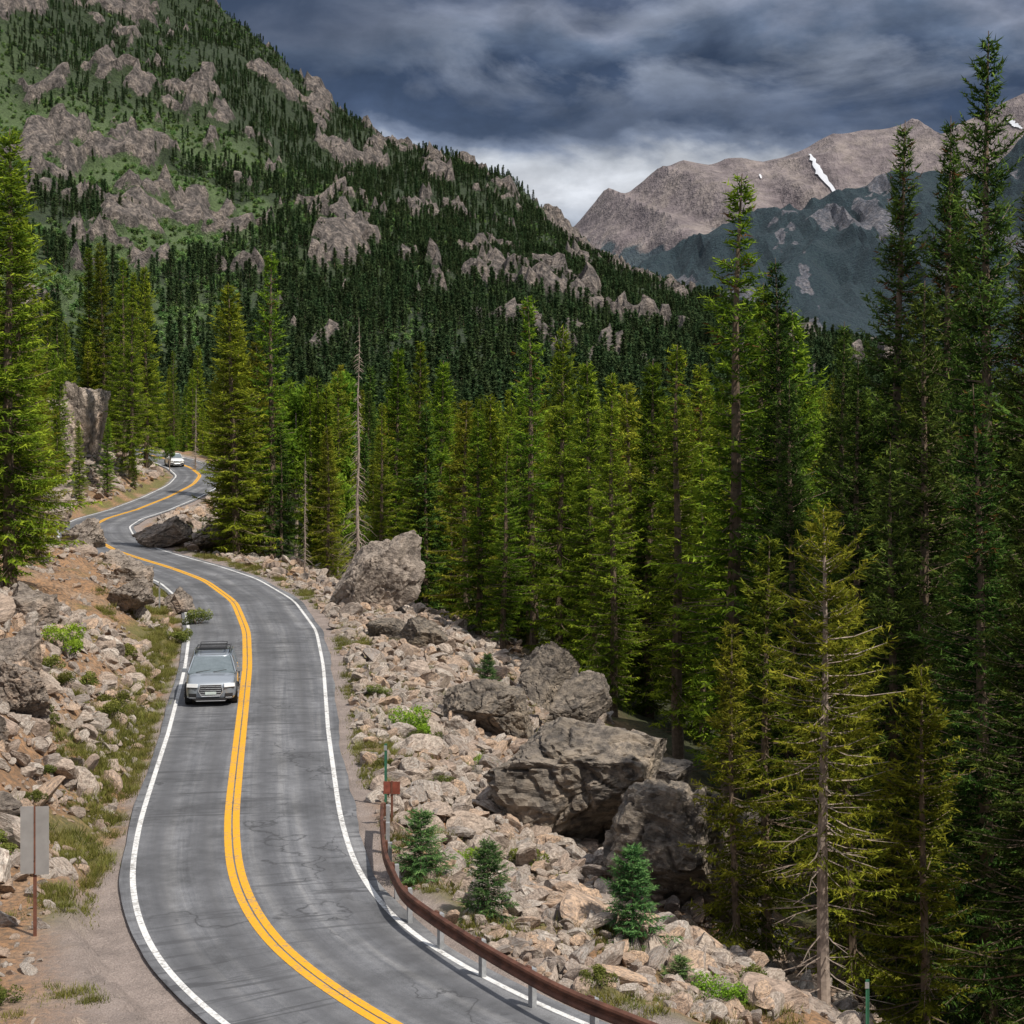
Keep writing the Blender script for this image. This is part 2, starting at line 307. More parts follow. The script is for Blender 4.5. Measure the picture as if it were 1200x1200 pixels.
TM['Z']=(conifer('young_spruce_mesh_b',18,3,1.25,M_blue,.02,.16,6,blade=.10,bw=.028,tw=.05,powr=.8,trunk=.014,fullness=1.3),3)
def snag(name,seed,H):
    r=np.random.default_rng(seed);V=[];F=[]
    zz=np.linspace(-.5,H,12); tube(np.stack([.05*np.sin(zz),.04*np.cos(zz),zz],-1),.12*np.clip(1-zz/H,0,1)+.01,7,V,F)
    for i in range(330):
        z=r.uniform(.04,.97)**1.4*H; an=r.uniform(0,6.28); l=r.uniform(.3,1.)*(1.0 if z>.3*H else 1.7)*(1-z/H*.75); p0=np.array([0,0,z]); d=np.array([math.cos(an),math.sin(an),-.45])
        tube([p0,p0+d*l*.6,p0+d*l+[0,0,-.2*l]],[.022,.015,.006],3,V,F)
    return mesh_np(name,np.concatenate(V),np.concatenate(F),[M_deadbark])
TM['S']=(snag('snag_mesh',11,17),17)
def plant(kind,x,y,ztop,rs=1.,name='spruce_tree'):
    m,H=TM[kind]; g=gh(x,y); k=(ztop-g)/H
    obj(name,m,(x,y,g-.1),(R0.normal(0,.012),R0.normal(0,.012),R0.uniform(0,6.28)),(k*rs,k*rs,k))
trees=[('B',-23.0,78,24.0,1.3),('A',-24.6,72,25.5,1.3),('B',-25.5,88,21.1,1.2),('G',-25.8,93,13.7,1.3),('B',-27.5,98,16,1.2),
('A',-53.2,215,30.5,1.1),('B',-51,214,31,1.),('C',-44.2,195,27.6,1.1),('A',-42.4,190,25.5,1.),('B',-43.9,205,27.3,1.),('C',-47.5,240,18,1.),('A',-50.5,252,15.8,1.),('B',-47.5,206,26,1.),
('B',-43.6,172,9.3,1.1),('B',-42.7,180,9.5,1.2),('B',-41.6,188,6,1.3),
('B',-20.5,127,20.1,1.35),('C',-18.5,132,23,1.15),('G',-20.2,136,16,1.2),('G',-21.8,130,14.5,1.1),
('B',-14.8,130,12,1.1),('G',-12.7,118,9.6,1.1),('G',-15.4,150,13.8,1.2),('C',-9.4,122,11.3,1.1),('B',-9.3,135,15.6,1.2),('A',-6.5,118,15.6,1.1),('B',-5.6,125,14.4,1.2),('G',-3.1,112,11.4,1.3),('B',-2.0,104,10.9,1.3),('C',-.5,97,9.6,1.3),
('C',1.3,102,17.8,1.15),('B',2.7,98,15.8,1.),('B',0,120,11.2,1.1),('B',4.4,92,13.7,1.2),('A',5.3,88,13.0,1.1),('G',6.9,100,12.4,1.2),('B',7.6,95,13.8,1.2),('C',8.0,82,14.3,1.3),('A',10.2,90,13.5,1.2),
('C',9.2,72,21.2,1.25),('A',11.1,78,17,1.2),('E',11.4,70,17.5,.95),('B',14,80,15.9,1.2),('E',14.3,75,15.1,1.),
('D',13.6,62,21.8,.95),('D',16.4,64,22.4,.95),('E',16.2,59,24.5,.9),('D',15.2,50,18.1,1.05),('D',17.2,55,20.5,.95),('E',15.8,46,20.0,1.05),('E',12.9,54,15.5,1.05),('E',12.3,61,13.1,1.1),('D',12.9,46,12.2,1.2),('E',12.4,40,11,1.2),('E',11.2,50,10.5,1.15),('D',18.5,70,22,1.),('E',10.9,66,12.5,1.1),
('F',7.7,42,9.1,1.05),('G',6.9,46.5,7.9,1.15),('G',5.9,45,5.8,1.1),('G',9.3,47,6.5,1.25),('G',10.4,43,5.,1.2)]
for t in trees: plant(t[0],t[1],t[2],t[3],t[4],'fir_tree' if t[0] in 'FG' else 'spruce_tree')
plant('S',-9.8,108,16.8,1.,'dead_tree'); plant('S',-13.6,112,8.,1.,'dead_tree'); plant('S',-39.9,215,13.,1.,'dead_tree')
for k_,x,y,zt,rs in (('Z',-2.2,41.6,1.7,1.3),('Y',-.55,38.6,1.75,1.05),('Y',2.75,39,1.5,1.05),('Z',3.7,37.6,-.5,1.9),('Z',2.3,37.2,-.8,2.),('Y',-1.1,74,.6,1.2)): plant(k_,x,y,zt,rs,'young_spruce_tree')
# ------------------------------------------------------------------ instancing
def coll(name,meshes):
    c=bpy.data.collections.new(name)
    for i,m in enumerate(meshes): c.objects.link(bpy.data.objects.new(name+'_item',m))
    return c
def scatter(name,c,n,P,rot,scl):
    m=bpy.data.meshes.new(name); m.vertices.add(len(P)); m.vertices.foreach_set('co',np.asarray(P,np.float32).ravel())
    for k_,t,d in (('rot','FLOAT_VECTOR',rot),('scl','FLOAT_VECTOR',scl)):
        m.attributes.new(k_,t,'POINT').data.foreach_set('vector',np.asarray(d,np.float32).ravel())
    m.attributes.new('idx','INT','POINT').data.foreach_set('value',R0.integers(0,n,len(P)).astype(np.int32))
    o=obj(name,m); g=bpy.data.node_groups.new(name+'_scatter','GeometryNodeTree')
    g.interface.new_socket('Geometry',in_out='INPUT',socket_type='NodeSocketGeometry'); g.interface.new_socket('Geometry',in_out='OUTPUT',socket_type='NodeSocketGeometry')
    N=g.nodes; gi=N.new('NodeGroupInput'); go=N.new('NodeGroupOutput'); ip=N.new('GeometryNodeInstanceOnPoints'); ci=N.new('GeometryNodeCollectionInfo')
    ci.inputs['Collection'].default_value=c; ci.inputs['Separate Children'].default_value=True; ci.inputs['Reset Children'].default_value=True
    def na(k_,t):
        x=N.new('GeometryNodeInputNamedAttribute'); x.data_type=t; x.inputs['Name'].default_value=k_; return [s for s in x.outputs if s.enabled and s.name=='Attribute'][0]
    e=N.new('FunctionNodeEulerToRotation'); L=g.links
    L.new(gi.outputs[0],ip.inputs['Points']); L.new(ci.outputs[0],ip.inputs['Instance']); ip.inputs['Pick Instance'].default_value=True
    L.new(na('idx','INT'),ip.inputs['Instance Index']); L.new(na('rot','FLOAT_VECTOR'),e.inputs[0]); L.new(e.outputs[0],ip.inputs['Rotation'])
    L.new(na('scl','FLOAT_VECTOR'),ip.inputs['Scale']); L.new(ip.outputs[0],go.inputs[0])
    md=o.modifiers.new('scatter','NODES'); md.node_group=g; return o
def rz(n): return np.stack([np.zeros(n),np.zeros(n),R0.uniform(0,6.28,n)],-1)
# mid-distance forest
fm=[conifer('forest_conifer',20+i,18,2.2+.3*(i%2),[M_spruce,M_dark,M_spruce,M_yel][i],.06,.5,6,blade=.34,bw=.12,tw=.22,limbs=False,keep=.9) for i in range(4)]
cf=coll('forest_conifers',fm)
NF=3700
y=R0.uniform(86,560,NF); x=R0.uniform(-.36,.36,NF)*y; z,s,i=ground_h(x,y,True)
o_=np.where(s<0,-s-3,s-3.5)
ok=np.where(s<0,o_>5+3*(y<150),o_>np.interp(y,[86,110,125],[19,12,5]))
br=x/y; ok&=~((br>-.262)&(br<-.165)&(y<212)&(y>90)&(s>-60)); ok&=~((s>-12)&(y>195)&(y<260)&(br>-.22)&(br<-.17)&(s<6))
ok&=(R0.random(NF)<np.interp(y,[86,200,560],[.45,.5,.9]))
x,y,z=x[ok],y[ok],z[ok]; h=np.interp(R0.random(len(x)),[0,.8,1],[8,15,18.5]); h=np.where(x/y>.14,h*1.15,h)/18
scatter('conifer_forest',cf,4,np.stack([x,y,z-.2],-1),rz(len(x)),np.stack([h*1.15,h*1.15,h],-1))
# broadleaf
def leafball(name,seed,rx,rh,n,leaf,mat,z0=0.,trunk=None,lobes=9):
    r=np.random.default_rng(seed); c=np.stack([r.uniform(-.6,.6,lobes)*rx,r.uniform(-.6,.6,lobes)*rx,z0+r.uniform(.25,.85,lobes)*rh],-1); cr=r.uniform(.3,.55,lobes)*min(rx,rh*.6)
    i=r.integers(0,lobes,n); d=unit(r.normal(0,1,(n,3))); rad=cr[i]*r.uniform(.3,1.1,n)**.5; O=c[i]+d*rad[:,None]; O[:,2]=np.maximum(O[:,2],z0+.02)
    a=unit(r.normal(0,1,(n,3))+d*.6); w=unit(np.cross(a,r.normal(0,1,(n,3)))); l=leaf*r.uniform(.6,1.3,n)[:,None]
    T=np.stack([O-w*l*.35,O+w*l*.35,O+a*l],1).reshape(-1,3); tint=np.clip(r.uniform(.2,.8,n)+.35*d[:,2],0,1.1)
    V=[T];F=[np.arange(len(T)).reshape(-1,3)]; nf=n
    if trunk: tube([[0,0,-.3],[.1,0,z0*.6],[0,.1,z0+rh*.8]],[trunk,trunk*.8,trunk*.2],6,V,F)
    for q in range(lobes): tube([[0,0,(z0*.8 if trunk else -.05)],list(c[q]*.6+np.array([0,0,z0*.3])),list(c[q])],[.03*rx,.018*rx,.005*rx],3,V,F)
    V_=np.concatenate(V);F_=np.concatenate(F);mi=np.zeros(len(F_),int);mi[nf:]=1;tn=np.zeros(len(V_));tn[:len(T)]=np.repeat(tint,3)
    return mesh_np(name,V_,F_,[mat,M_deadbark],mi,attrs={'tint':('FLOAT',tn)})
TM['P']=(leafball('aspen_mesh',31,1.5,7.,7000,.2,M_aspen,2.5,.12,16),9.5)
for x_,y_,zt in ((-20.5,162,13.5),(-17.5,168,13),(-16.2,150,11),(-23,158,9),(-18,175,15),(-13,128,6.5),(-4,128,5),(-42.5,212,7.),(-44.5,200,6)): plant('P',x_,y_,zt,.95,'aspen_tree')
shr=[leafball('shrub_mesh',40+i,.8,.8,2600,.055,[M_shrub,M_aspen,M_shrub][i],0,None,11) for i in range(3)]
def shrub(i,x,y,sc,name='shrub'): obj(name,shr[i],(x,y,gh(x,y)-.05),(0,0,R0.uniform(0,6)),(sc,sc,sc*.85))
for t in ((0,-15.2,60,1.5),(0,-14.2,61,1.2),(1,-16.4,62.5,1.5),(0,-15.9,58,1.3),(2,-14.9,56.5,.9),(2,-13.7,58,1.1),(0,-16.2,70,1.3),(0,-15.8,82,1.2),(2,-16.2,88,1.3),(0,-17,65,1.3),(1,-3.6,61,1.5),(0,-3.1,59.5,1.1),(1,-.8,59,.8),(2,-5.2,67,.8),(0,.3,47,1.),(1,-1.2,45,.8),(2,-12.2,40.5,.8),(0,-11.9,36,.9),(2,-11.0,33.3,.9),(0,-10.2,32.4,.9),(2,-9.6,31.6,.8),(0,1.6,34.2,.7),(1,4.6,37,1.),(0,5.4,39,1.1),(2,-14,51,.8),(0,-13.1,47,.7),(2,-2.2,52,.7),(0,-12.4,44,.6),(0,-4.0,54,.6),(0,-.2,42.5,.6)): shrub(*t)
def tuft(seed,n,h,spr):
    r=np.random.default_rng(seed); O=np.concatenate([r.normal(0,spr,(n,2)),np.full((n,1),-.02)],1); d=unit(np.concatenate([r.normal(0,.42,(n,2)),np.ones((n,1))],1)); w=unit(np.cross(d,r.normal(0,1,(n,3))))
    l=h*r.uniform(.4,1.2,n)[:,None]; T=np.stack([O-w*.009,O+w*.009,O+d*l],1).reshape(-1,3)
    tn=np.tile([.25,.25,.95],n)*np.repeat(r.uniform(.5,1.25,n),3)
    return mesh_np('grass_tuft',T,np.arange(3*n).reshape(-1,3),[M_grass],attrs={'tint':('FLOAT',tn)})
cg=coll('grass_tufts',[tuft(50+i,80,[.18,.28,.12][i],[.13,.14,.2][i]) for i in range(3)])
def cand(n,y0,y1,u0,u1,side):
    yy=R0.uniform(y0,y1,n); u=R0.uniform(u0,u1,n); i=np.clip(((yy-5)/.4).astype(int),0,len(cy)-1)
    q=-(wl_[i]+.3+u) if side<0 else wr_[i]+.35+u
    x=cx[i]+q*ty[i]; y=cy[i]-q*tx[i]; z,s,_=ground_h(x,y,True); good=(np.abs(s)>(np.abs(q)-.2)); return x[good],y[good],z[good],u[good]
x,y,z,u=cand(12000,30,128,.2,4.5,-1); lay=np.interp(y,[30,36,44],[2.0,1.4,.2]); pr=sst(.46,.62,fbm(x/1.6,y/1.6,4)+.17*np.exp(-((u-.9)/.6)**2)-.12*sst(1.5,3,u))*(u>lay)
ok=R0.random(len(x))<pr; A=[(x[ok],y[ok],z[ok])]
x,y,z,u=cand(12000,30,128,.5,9,1); pr=sst(.51,.61,fbm(x/1.8,y/1.8,4)+.14*np.exp(-((u-1.1)/.5)**2)); ok=R0.random(len(x))<pr*.8; A.append((x[ok],y[ok],z[ok]))
x,y,z=[np.concatenate(q) for q in zip(*A)]; sc=R0.uniform(.5,1.3,len(x))
scatter('grass',cg,3,np.stack([x,y,z],-1),rz(len(x)),np.repeat(sc[:,None],3,1))
# ------------------------------------------------------------------ rocks
def rock(name,seed,sub,npl,mat,disp=.0,lo=.5,hi=.85,layer=0.):
    r=np.random.default_rng(seed); bm=bmesh.new(); bmesh.ops.create_icosphere(bm,subdivisions=sub,radius=1)
    m=bpy.data.meshes.new(name); bm.to_mesh(m); bm.free(); n=len(m.vertices); V=np.zeros(n*3); m.vertices.foreach_get('co',V); V=V.reshape(-1,3)
    N=unit(r.normal(0,1,(npl,3))); D=r.uniform(lo,hi,npl)
    for a_,d in zip(N,D): V=V-np.maximum(0,V@a_-d)[:,None]*a_
    if disp:
        so=Vector((seed*3.1,seed,0)); out=[]
        for v in V:
            p_=Vector(v)*2.2+so; f=mnoise.fractal(p_,.6,2.1,7)
            rd=abs(mnoise.noise(Vector(v)*2.3+so)); cr=-.11*max(0,1-rd*16); rd2=abs(mnoise.noise(Vector(v)*5.1-so)); cr-=.05*max(0,1-rd2*10)
            cell=mnoise.cell(Vector((v[0]*2.2+v[2]*.6,v[1]*2.2-v[2]*.4,v[2]*3.2+v[0]*.7))+so)
            ly=layer*(mnoise.noise(Vector((v[0]*1.1,v[1]*1.1,v[2]*5))+so)); out.append(1+disp*f+cr+ly+.04*cell)
        V=V*np.array(out)[:,None]
    else: V=V*(1+r.normal(0,.03,n))[:,None]
    m.vertices.foreach_set('co',V.astype(np.float32).ravel()); m.materials.append(mat); m.update(); return m
cr=coll('talus_rocks',[rock('talus_rock',60+i,3,7+i%4,M_talus,lo=.28,hi=.72) for i in range(14)])
P=[];Sc=[]
def rocks(n,y0,y1,u0,u1,side,smin,smax,pw,fn=None):
    x,y,z,u=cand(n,y0,y1,u0,u1,side) 
    pr=fn(x,y,u) if fn else np.ones(len(x)); ok=R0.random(len(x))<pr; x,y,z=x[ok],y[ok],z[ok]
    s=smin*(1-R0.random(len(x)))**(-1/pw); s=np.minimum(s,smax*R0.uniform(.6,1,len(s))); P.append(np.stack([x,y,z+s*.22],-1)); Sc.append(np.stack([s*R0.uniform(.9,1.6,len(s)),s*R0.uniform(.7,1.1,len(s)),s*R0.uniform(.5,.9,len(s))],-1))
rocks(28000,31,112,.7,14,1,.07,.42,1.7,lambda x,y,u:sst(.32,.52,fbm(x/3,y/3+9,3)+.12*sst(.5,2.5,u)))
rocks(1800,31,112,1.8,13,1,.28,.75,2.5)
rocks(21000,33,140,.5,13,-1,.06,.40,1.8,lambda x,y,u:sst(.40,.55,fbm(x/4+4,y/4,3)+.08*sst(1,3,u))*(u>np.interp(y,[33,38,44],[2.4,1.6,.5])))
rocks(1200,34,140,1.4,10,-1,.28,.85,2.3,lambda x,y,u:sst(.40,.52,fbm(x/4+4,y/4,3))*(u>np.interp(y,[33,38,44],[3.6,2.6,1.3])))
rocks(1200,112,150,1.5,9,1,.15,.7,1.8)
rocks(700,150,215,1.5,9,-1,.2,1.,1.8); rocks(400,150,200,1.5,6,1,.2,.8,1.8)
P=np.concatenate(P);Sc=np.concatenate(Sc); scatter('talus_rocks',cr,14,P,R0.uniform(-3,3,(len(P),3))*[.28,.28,1],Sc)
BM=[rock('boulder_mesh',80+i,6,12,M_boulder,.07,.38,.78,.025) for i in range(4)]+[rock('outcrop_mesh',90+i,6,12,M_outcrop,.10,.38,.75,.05) for i in range(3)]
def boulder(i,x,y,zc,sx,sy,sz,rot=(0,0,0),name='boulder'):
    if zc is None: zc=gh(x,y)+sz*.35
    obj(name,BM[i],(x,y,zc),rot,(sx,sy,sz))
for b in ((0,2.5,52.5,.1,3.5,3.2,3.0,(0,.12,.3)),(1,4.8,48.3,-1.4,3.2,2.8,2.6,(.1,.3,1.)),(2,-.75,66,-.5,2.4,1.9,2.0,(.1,.35,.6)),(3,1.6,71,-.1,1.7,1.6,1.8,(0,0,2)),(1,2.6,67,-.6,1.8,1.6,1.5,(0,.3,4)),
  (5,-7.7,95,1.4,2.6,2.1,4.0,(.15,-.3,2.6)),(3,-4.6,82,.1,1.7,1.4,1.2,(0,.2,.4)),(0,-6.1,84,.2,1.3,1.,1.,(0,0,3)),(1,-1.9,57,-1.3,1.2,1.1,.8,(0,0,3)),(3,.4,55,-1.7,1.4,1.2,.9,(.2,0,1)),(0,4.5,60,-1.8,2.,2.,1.6,(0,0,5)),(2,6.6,55,-2.5,2.2,2,1.7,(0,0,2.2)),(3,4.4,52.8,-2.2,1.5,1.3,1.2,(0,.3,3))): boulder(*b)
for b in ((6,-26.6,133,.9,3.4,2.2,1.9,(0,0,.3)),(5,-23.4,131,.6,2.8,2,1.5,(0,0,1.3)),(6,-29.8,118,1.0,1.8,1.5,1.7,(0,0,.4)),(5,-31,122,1.4,2.2,1.8,1.9,(0,0,2)),(4,-28.4,112,1.1,1.8,1.5,1.4,(0,0,1)),
  (4,-49.3,197,8.6,4.6,4.5,9.2,(.1,.12,.9)),(5,-52.5,195,6,4.5,3.6,6.5,(0,.05,1)),(4,-50.5,186,3.0,4.2,3,4.,(0,.1,2)),(5,-45.9,184,2.0,2.4,2.5,2.6,(0,.1,.4)),(6,-36,133,3,2.6,2.5,3,(0,0,2)),
  (5,-14.6,50,None,1.2,1.1,1.3),(6,-15.6,54,None,1.5,1.2,1.5,(0,.2,1)),(4,-13.9,45.5,None,1.,.9,.9,(0,.2,2)),(5,-12.9,42,None,.8,.7,.55,(0,0,3)),(4,-18.5,66,None,1.7,1.3,1.4,(0,0,.6)),(6,-20.5,72,None,1.5,1.3,1.2,(0,0,4)),(5,-19,84,None,1.7,1.3,1.2,(0,0,2)),(6,-18.2,93,None,1.5,1.4,1.3),(4,-21.5,98,None,2,1.5,1.5,(0,0,1)),(5,-23.5,104,None,1.8,1.6,1.6,(0,0,5)),(6,-12.4,38.8,None,.7,.7,.5)): boulder(*b)
# ------------------------------------------------------------------ mountains
def prof(pts): pts=np.array(pts,float); return lambda x:np.interp(x,pts[:,0],pts[:,1])
zr1=prof([(-2500,1250),(-1300,980),(-780,800),(-600,700),(-468,612),(-403,573),(-351,534),(-286,469),(-221,424),(-143,385),(-78,352),(-26,333),(13,300),(65,268),(130,222),(208,190),(286,157),(390,100),(520,35),(700,-12),(3000,-14)])
def m1(x,y):
    g=np.clip((y-520)/2080,0,1)**1.4*(1-.6*sst(2600,3600,y)); zr=zr1(x); z=-14+(zr+14)*g
    am=np.clip((zr+14)/300,0,1)
    z=z+((fbm(x/170+2,y/420,5)-.5)*120+(fbm(x/45,y/90,4)-.5)*30)*np.minimum(g*1.6,.75)*am
    hf=np.clip(z/500,0,1)
    m=fbm(x/46+7.3,y/125+1.7,3)*.66+fbm(x/12,y/26+4,4)*.34+.035*sst(.3,.9,hf)+.045*sst(2100,2500,y)+.07*(fbm(x/200,y/300,2)-.5)*2-.05*sst(-60,80,x)*sst(2300,2000,y)
    rk=sst(.595,.63,m)*sst(850,1100,y+x*0); z=z+rk*(4+34*fbm(x/14,y/34,4)**1.6)*sst(.02,.2,g)
    md=sst(-110,-270,x+60*(fbm(x/80,y/80,3)-.5)*2)*sst(820,1050,y)*sst(2150,1800,y+300*(fbm(x/150,y/150,3)-.5))*sst(.31,.43,fbm(x/90+11,y/150,4))*(1-rk)
    return z,rk,md
def mgrid(name,fn,xs,ys,mat):
    X,Y=np.meshgrid(xs,ys); r=fn(X,Y); mk=np.stack([r[1],r[2],0*X,0*X+1],-1)
    obj(name,mesh_np(name,np.stack([X,Y,r[0]],-1).reshape(-1,3),grid_faces(len(xs),len(ys)),[mat],smooth=False,attrs={'mask':('FLOAT_COLOR',mk.reshape(-1,4))}))
def mtmat(name,rock1,rock2,rock3,green1,green2,meadow,sc,bd,jit=.9,ctr=.8):
    a=NM(name); sp=a.n('ShaderNodeSeparateColor'); a.l(a.attr('mask').outputs['Color'],sp.inputs[0]); p=a.pos()
    f=a.noise(.08*sc,6,.75,p); f2=a.noise(.25*sc,4,.75,p); mp=a.n('ShaderNodeMapping'); mp.inputs['Scale'].default_value=(1,.6,.3); a.l(p,mp.inputs[0]); f3=a.noise(.12*sc,6,.75,mp.outputs[0])
    rc=a.ramp(f3,[(.38,rock1),(.5,rock2),(.6,rock3)]); rc=a.mix(ctr,rc,a.ramp(f2,[(.38,.3),(.62,1.35)]),'MULTIPLY')
    gc=a.ramp(f2,[(.38,green1),(.62,green2)]); c=a.mix(sp.outputs[1],gc,a.mix(.6,meadow,a.ramp(f2,[(.35,.5),(.65,1.4)]),'MULTIPLY'))
    e=a.math('ADD',sp.outputs[0],a.math('MULTIPLY',a.math('SUBTRACT',f,.5),jit)); c=a.mix(a.ramp(e,[(.42,0.),(.55,1.)]),c,rc)
    a.col(c); a.rough(.95); a.bump(a.math('ADD',f3,f2),1.,bd); return a.m
mgrid('mountain',m1,np.arange(-1300,1000,6.),np.arange(500,2900,6.),mtmat('mountain_slope',(.08,.07,.066),(.205,.175,.16),(.36,.30,.26),(.026,.044,.02),(.055,.085,.034),(.12,.18,.07),1.,8.,1.5))
ml=[conifer('mountain_conifer',70+i,16,2.1,M_mtn,.03,1.2,5,blade=1.1,bw=.5,tw=.9,limbs=False,powr=.85) for i in range(3)]
cm=coll('mountain_conifers',ml)
n=52000; y=np.sqrt(R0.uniform(620**2,2700**2,n)); x=R0.uniform(-.335,.26,n)*y; z,rk,md=m1(x,y)
ok=(z>-12)&(rk<R0.uniform(.1,1.,n)**1.3)&(md<R0.random(n)*.95+.04)&(R0.random(n)<.75-.2*sst(1000,2300,y))&(fbm(x/35,y/50,3)>.36)
hh=R0.uniform(.45,1.35,n)*np.interp(z,[0,300,650],[1.05,.9,.6])*np.where(rk>.3,.6,1)
x_,y_,z_,h_=x[ok],y[ok],z[ok],hh[ok]
scatter('mountain_forest',cm,3,np.stack([x_,y_,z_-.5],-1),rz(len(x_)),np.stack([h_*1.2,h_*1.2,h_],-1))
ca=coll('mountain_aspens',[leafball('mountain_aspen',95+i,2.6,5,200,1.,M_mtn2,0,None,6) for i in range(2)])
ok=(md>.3)&(R0.random(n)<.5)|((R0.random(n)<.3*sst(.5,.62,fbm(x/110,y/160+7,3)))&(rk<.3)&(z>-5)); x_,y_,z_=x[ok],y[ok],z[ok]; h_=R0.uniform(.5,1.3,len(x_))
scatter('mountain_aspen_grove',ca,2,np.stack([x_,y_,z_-.5],-1),rz(len(x_)),np.repeat(h_[:,None],3,1))
zr2=prof([(-2000,100),(0,117),(250,317),(450,417),(575,492),(750,542),(900,617),(1150,687),(1300,654),(1500,767),(2000,950),(4000,1300)])
def ridged(x,y,o): return 1-np.abs(fbm(x,y,o)*2-1)*2.2
def m2(x,y):
    g=np.clip((y-2900)/2100,0,1)**1.2*(1-.8*sst(5000,6000,y)); z=-14+zr2(x)*g+((ridged(x/260,y/900,5)-.6)*200+(fbm(x/60,y/90,5)-.5)*60)*g*(1.15-g*.7)
    return z,sst(.61,.67,fbm(x/90+3,y/420,4)*.75+fbm(x/25,y/60,4)*.25+.10*sst(350,700,z)),0*x
mgrid('haze_blue_mountain',m2,np.arange(-500,2400,13.),np.arange(2900,5600,15.),mtmat('hazed_forest_slope',(.09,.10,.13),(.15,.155,.185),(.23,.22,.24),(.012,.030,.048),(.030,.060,.072),(.05,.1,.1),.5,14.,1.1))  # blue cast is aerial haze painted into the base colours
zr3=prof([(-3000,300),(0,786),(270,898),(495,1078),(720,1168),(900,1236),(1125,1249),(1327,1222),(1530,1326),(1800,1393),(2025,1447),(2250,1456),(2520,1528),(2700,1618),(3150,1820),(5000,2300)])
def m3(x,y):
    g=np.clip((y-5800)/3200,0,1)**1.1*(1-.7*sst(9000,11000,y)); rd=ridged((x+.3*y)/420,y/2400+3,3)
    z=-14+zr3(x)*g+((rd-.5)*460+(fbm((x+.2*y)/110,y/600,4)-.5)*70)*g*(1-g*.84)
    return z,np.clip(sst(560,790,z+480*(fbm(x/160,y/260,5)-.5)),0,1),0*x
mgrid('alpine_mountain',m3,np.arange(-900,4200,22.),np.arange(5800,9900,22.),mtmat('alpine_slope',(.135,.112,.12),(.18,.152,.155),(.23,.195,.185),(.03,.048,.064),(.05,.072,.082),(.1,.1,.1),.05,30.,.45,.45))  # bluish green stops carry distance haze painted into the colour
M_snow=simple('snow',(.72,.74,.79),.6,var=.05,scale=.05)
def snow(pts,w):
    ps=np.array(pts,float); t=np.linspace(0,1,18); px=np.interp(t,np.linspace(0,1,len(ps)),ps[:,0])+R0.normal(0,2,18); py=np.interp(t,np.linspace(0,1,len(ps)),ps[:,1]); ww=w*np.sin(np.pi*(t*.9+.05))*(.5+.8*R0.random(18))
    o=np.linspace(-1,1,5); X=px[:,None]+o*ww[:,None]; Y=py[:,None]+0*X; Z=m3(X,Y)[0]+9
    obj('snow_patch',mesh_np('snow_patch',np.stack([X,Y,Z],-1).reshape(-1,3),grid_faces(5,18),[M_snow],smooth=True))
snow([(1520,8750),(1530,8600),(1545,8500),(1590,8250)],14); snow([(1262,8700),(1264,8640)],6); snow([(2560,8850),(2600,8700)],10)
# ------------------------------------------------------------------ mesh builder for hard objects
class MB:
    def __init__(s): s.V=[];s.F=[];s.M=[]
    def poly(s,V,F,m=0):
        b=len(s.V); s.V+= [tuple(map(float,v)) for v in V]; s.F+=[tuple(int(i)+b for i in f) for f in F]; s.M+=[m]*len(F)
    def box(s,c,d,m=0,rot=0.,tilt=0.):
        V=[]
        for i in range(8):
            x=(i&1)*d[0]-d[0]/2; y=(i>>1&1)*d[1]-d[1]/2; z=(i>>2&1)*d[2]-d[2]/2
            y,z=y*math.cos(tilt)-z*math.sin(tilt),y*math.sin(tilt)+z*math.cos(tilt)
            x,y=x*math.cos(rot)-y*math.sin(rot),x*math.sin(rot)+y*math.cos(rot); V.append((x+c[0],y+c[1],z+c[2]))
        s.poly(V,[(0,2,3,1),(4,5,7,6),(0,1,5,4),(2,6,7,3),(0,4,6,2),(1,3,7,5)],m)
    def bar(s,a,b,r,m=0,ns=8):
        V=[];F=[]; tube([a,b],[r,r],ns,V,F); s.poly(V[0],[tuple(f) for f in F[0]],m); s.poly(V[0][:ns],[tuple(range(ns))],m); s.poly(V[0][ns:],[tuple(range(ns))],m)
    def mesh(s,name,mats,smooth=False):
        m=bpy.data.meshes.new(name); m.from_pydata(s.V,[],s.F)
        for x in mats: m.materials.append(x)
        m.polygons.foreach_set('material_index',s.M); m.polygons.foreach_set('use_smooth',[smooth]*len(s.F)) 
        bm=bmesh.new(); bm.from_mesh(m); bmesh.ops.recalc_face_normals(bm,faces=bm.faces); bm.to_mesh(m); bm.free(); m.update(); return m
# ------------------------------------------------------------------ cars
def carpaint(name,c,metal=.55):
    a=NM(name); f=a.noise(600,2,.5,a.coord()); a.col(a.ramp(f,[(.3,tuple(v*.9 for v in c)),(.7,c)])); a.b.inputs['Metallic'].default_value=metal; a.rough(.35); a.b.inputs['Coat Weight'].default_value=1.; a.b.inputs['Coat Roughness'].default_value=.05; return a.m
M_glass=simple('car_glass',(.11,.14,.155),.05,.0,.1); M_glass.node_tree.nodes['Principled BSDF'].inputs['Coat Weight'].default_value=1.; M_glass.node_tree.nodes['Principled BSDF'].inputs['Specular IOR Level'].default_value=1.  # glass base colour lightened and blued to suggest reflected sky
M_black=simple('black_plastic',(.02,.02,.022),.5); M_tyre=simple('tyre_rubber',(.02,.02,.02),.9); M_rim=simple('alloy_rim',(.5,.5,.52),.3,.8,.05); M_lamp=simple('headlight_glass',(.9,.92,.94),.12,.1,.05); M_chrome=simple('chrome_trim',(.7,.71,.73),.3,.7,.05)
M_plate=simple('licence_plate',(.55,.62,.6),.5); M_rack=simple('rack_steel',(.03,.03,.033),.45)
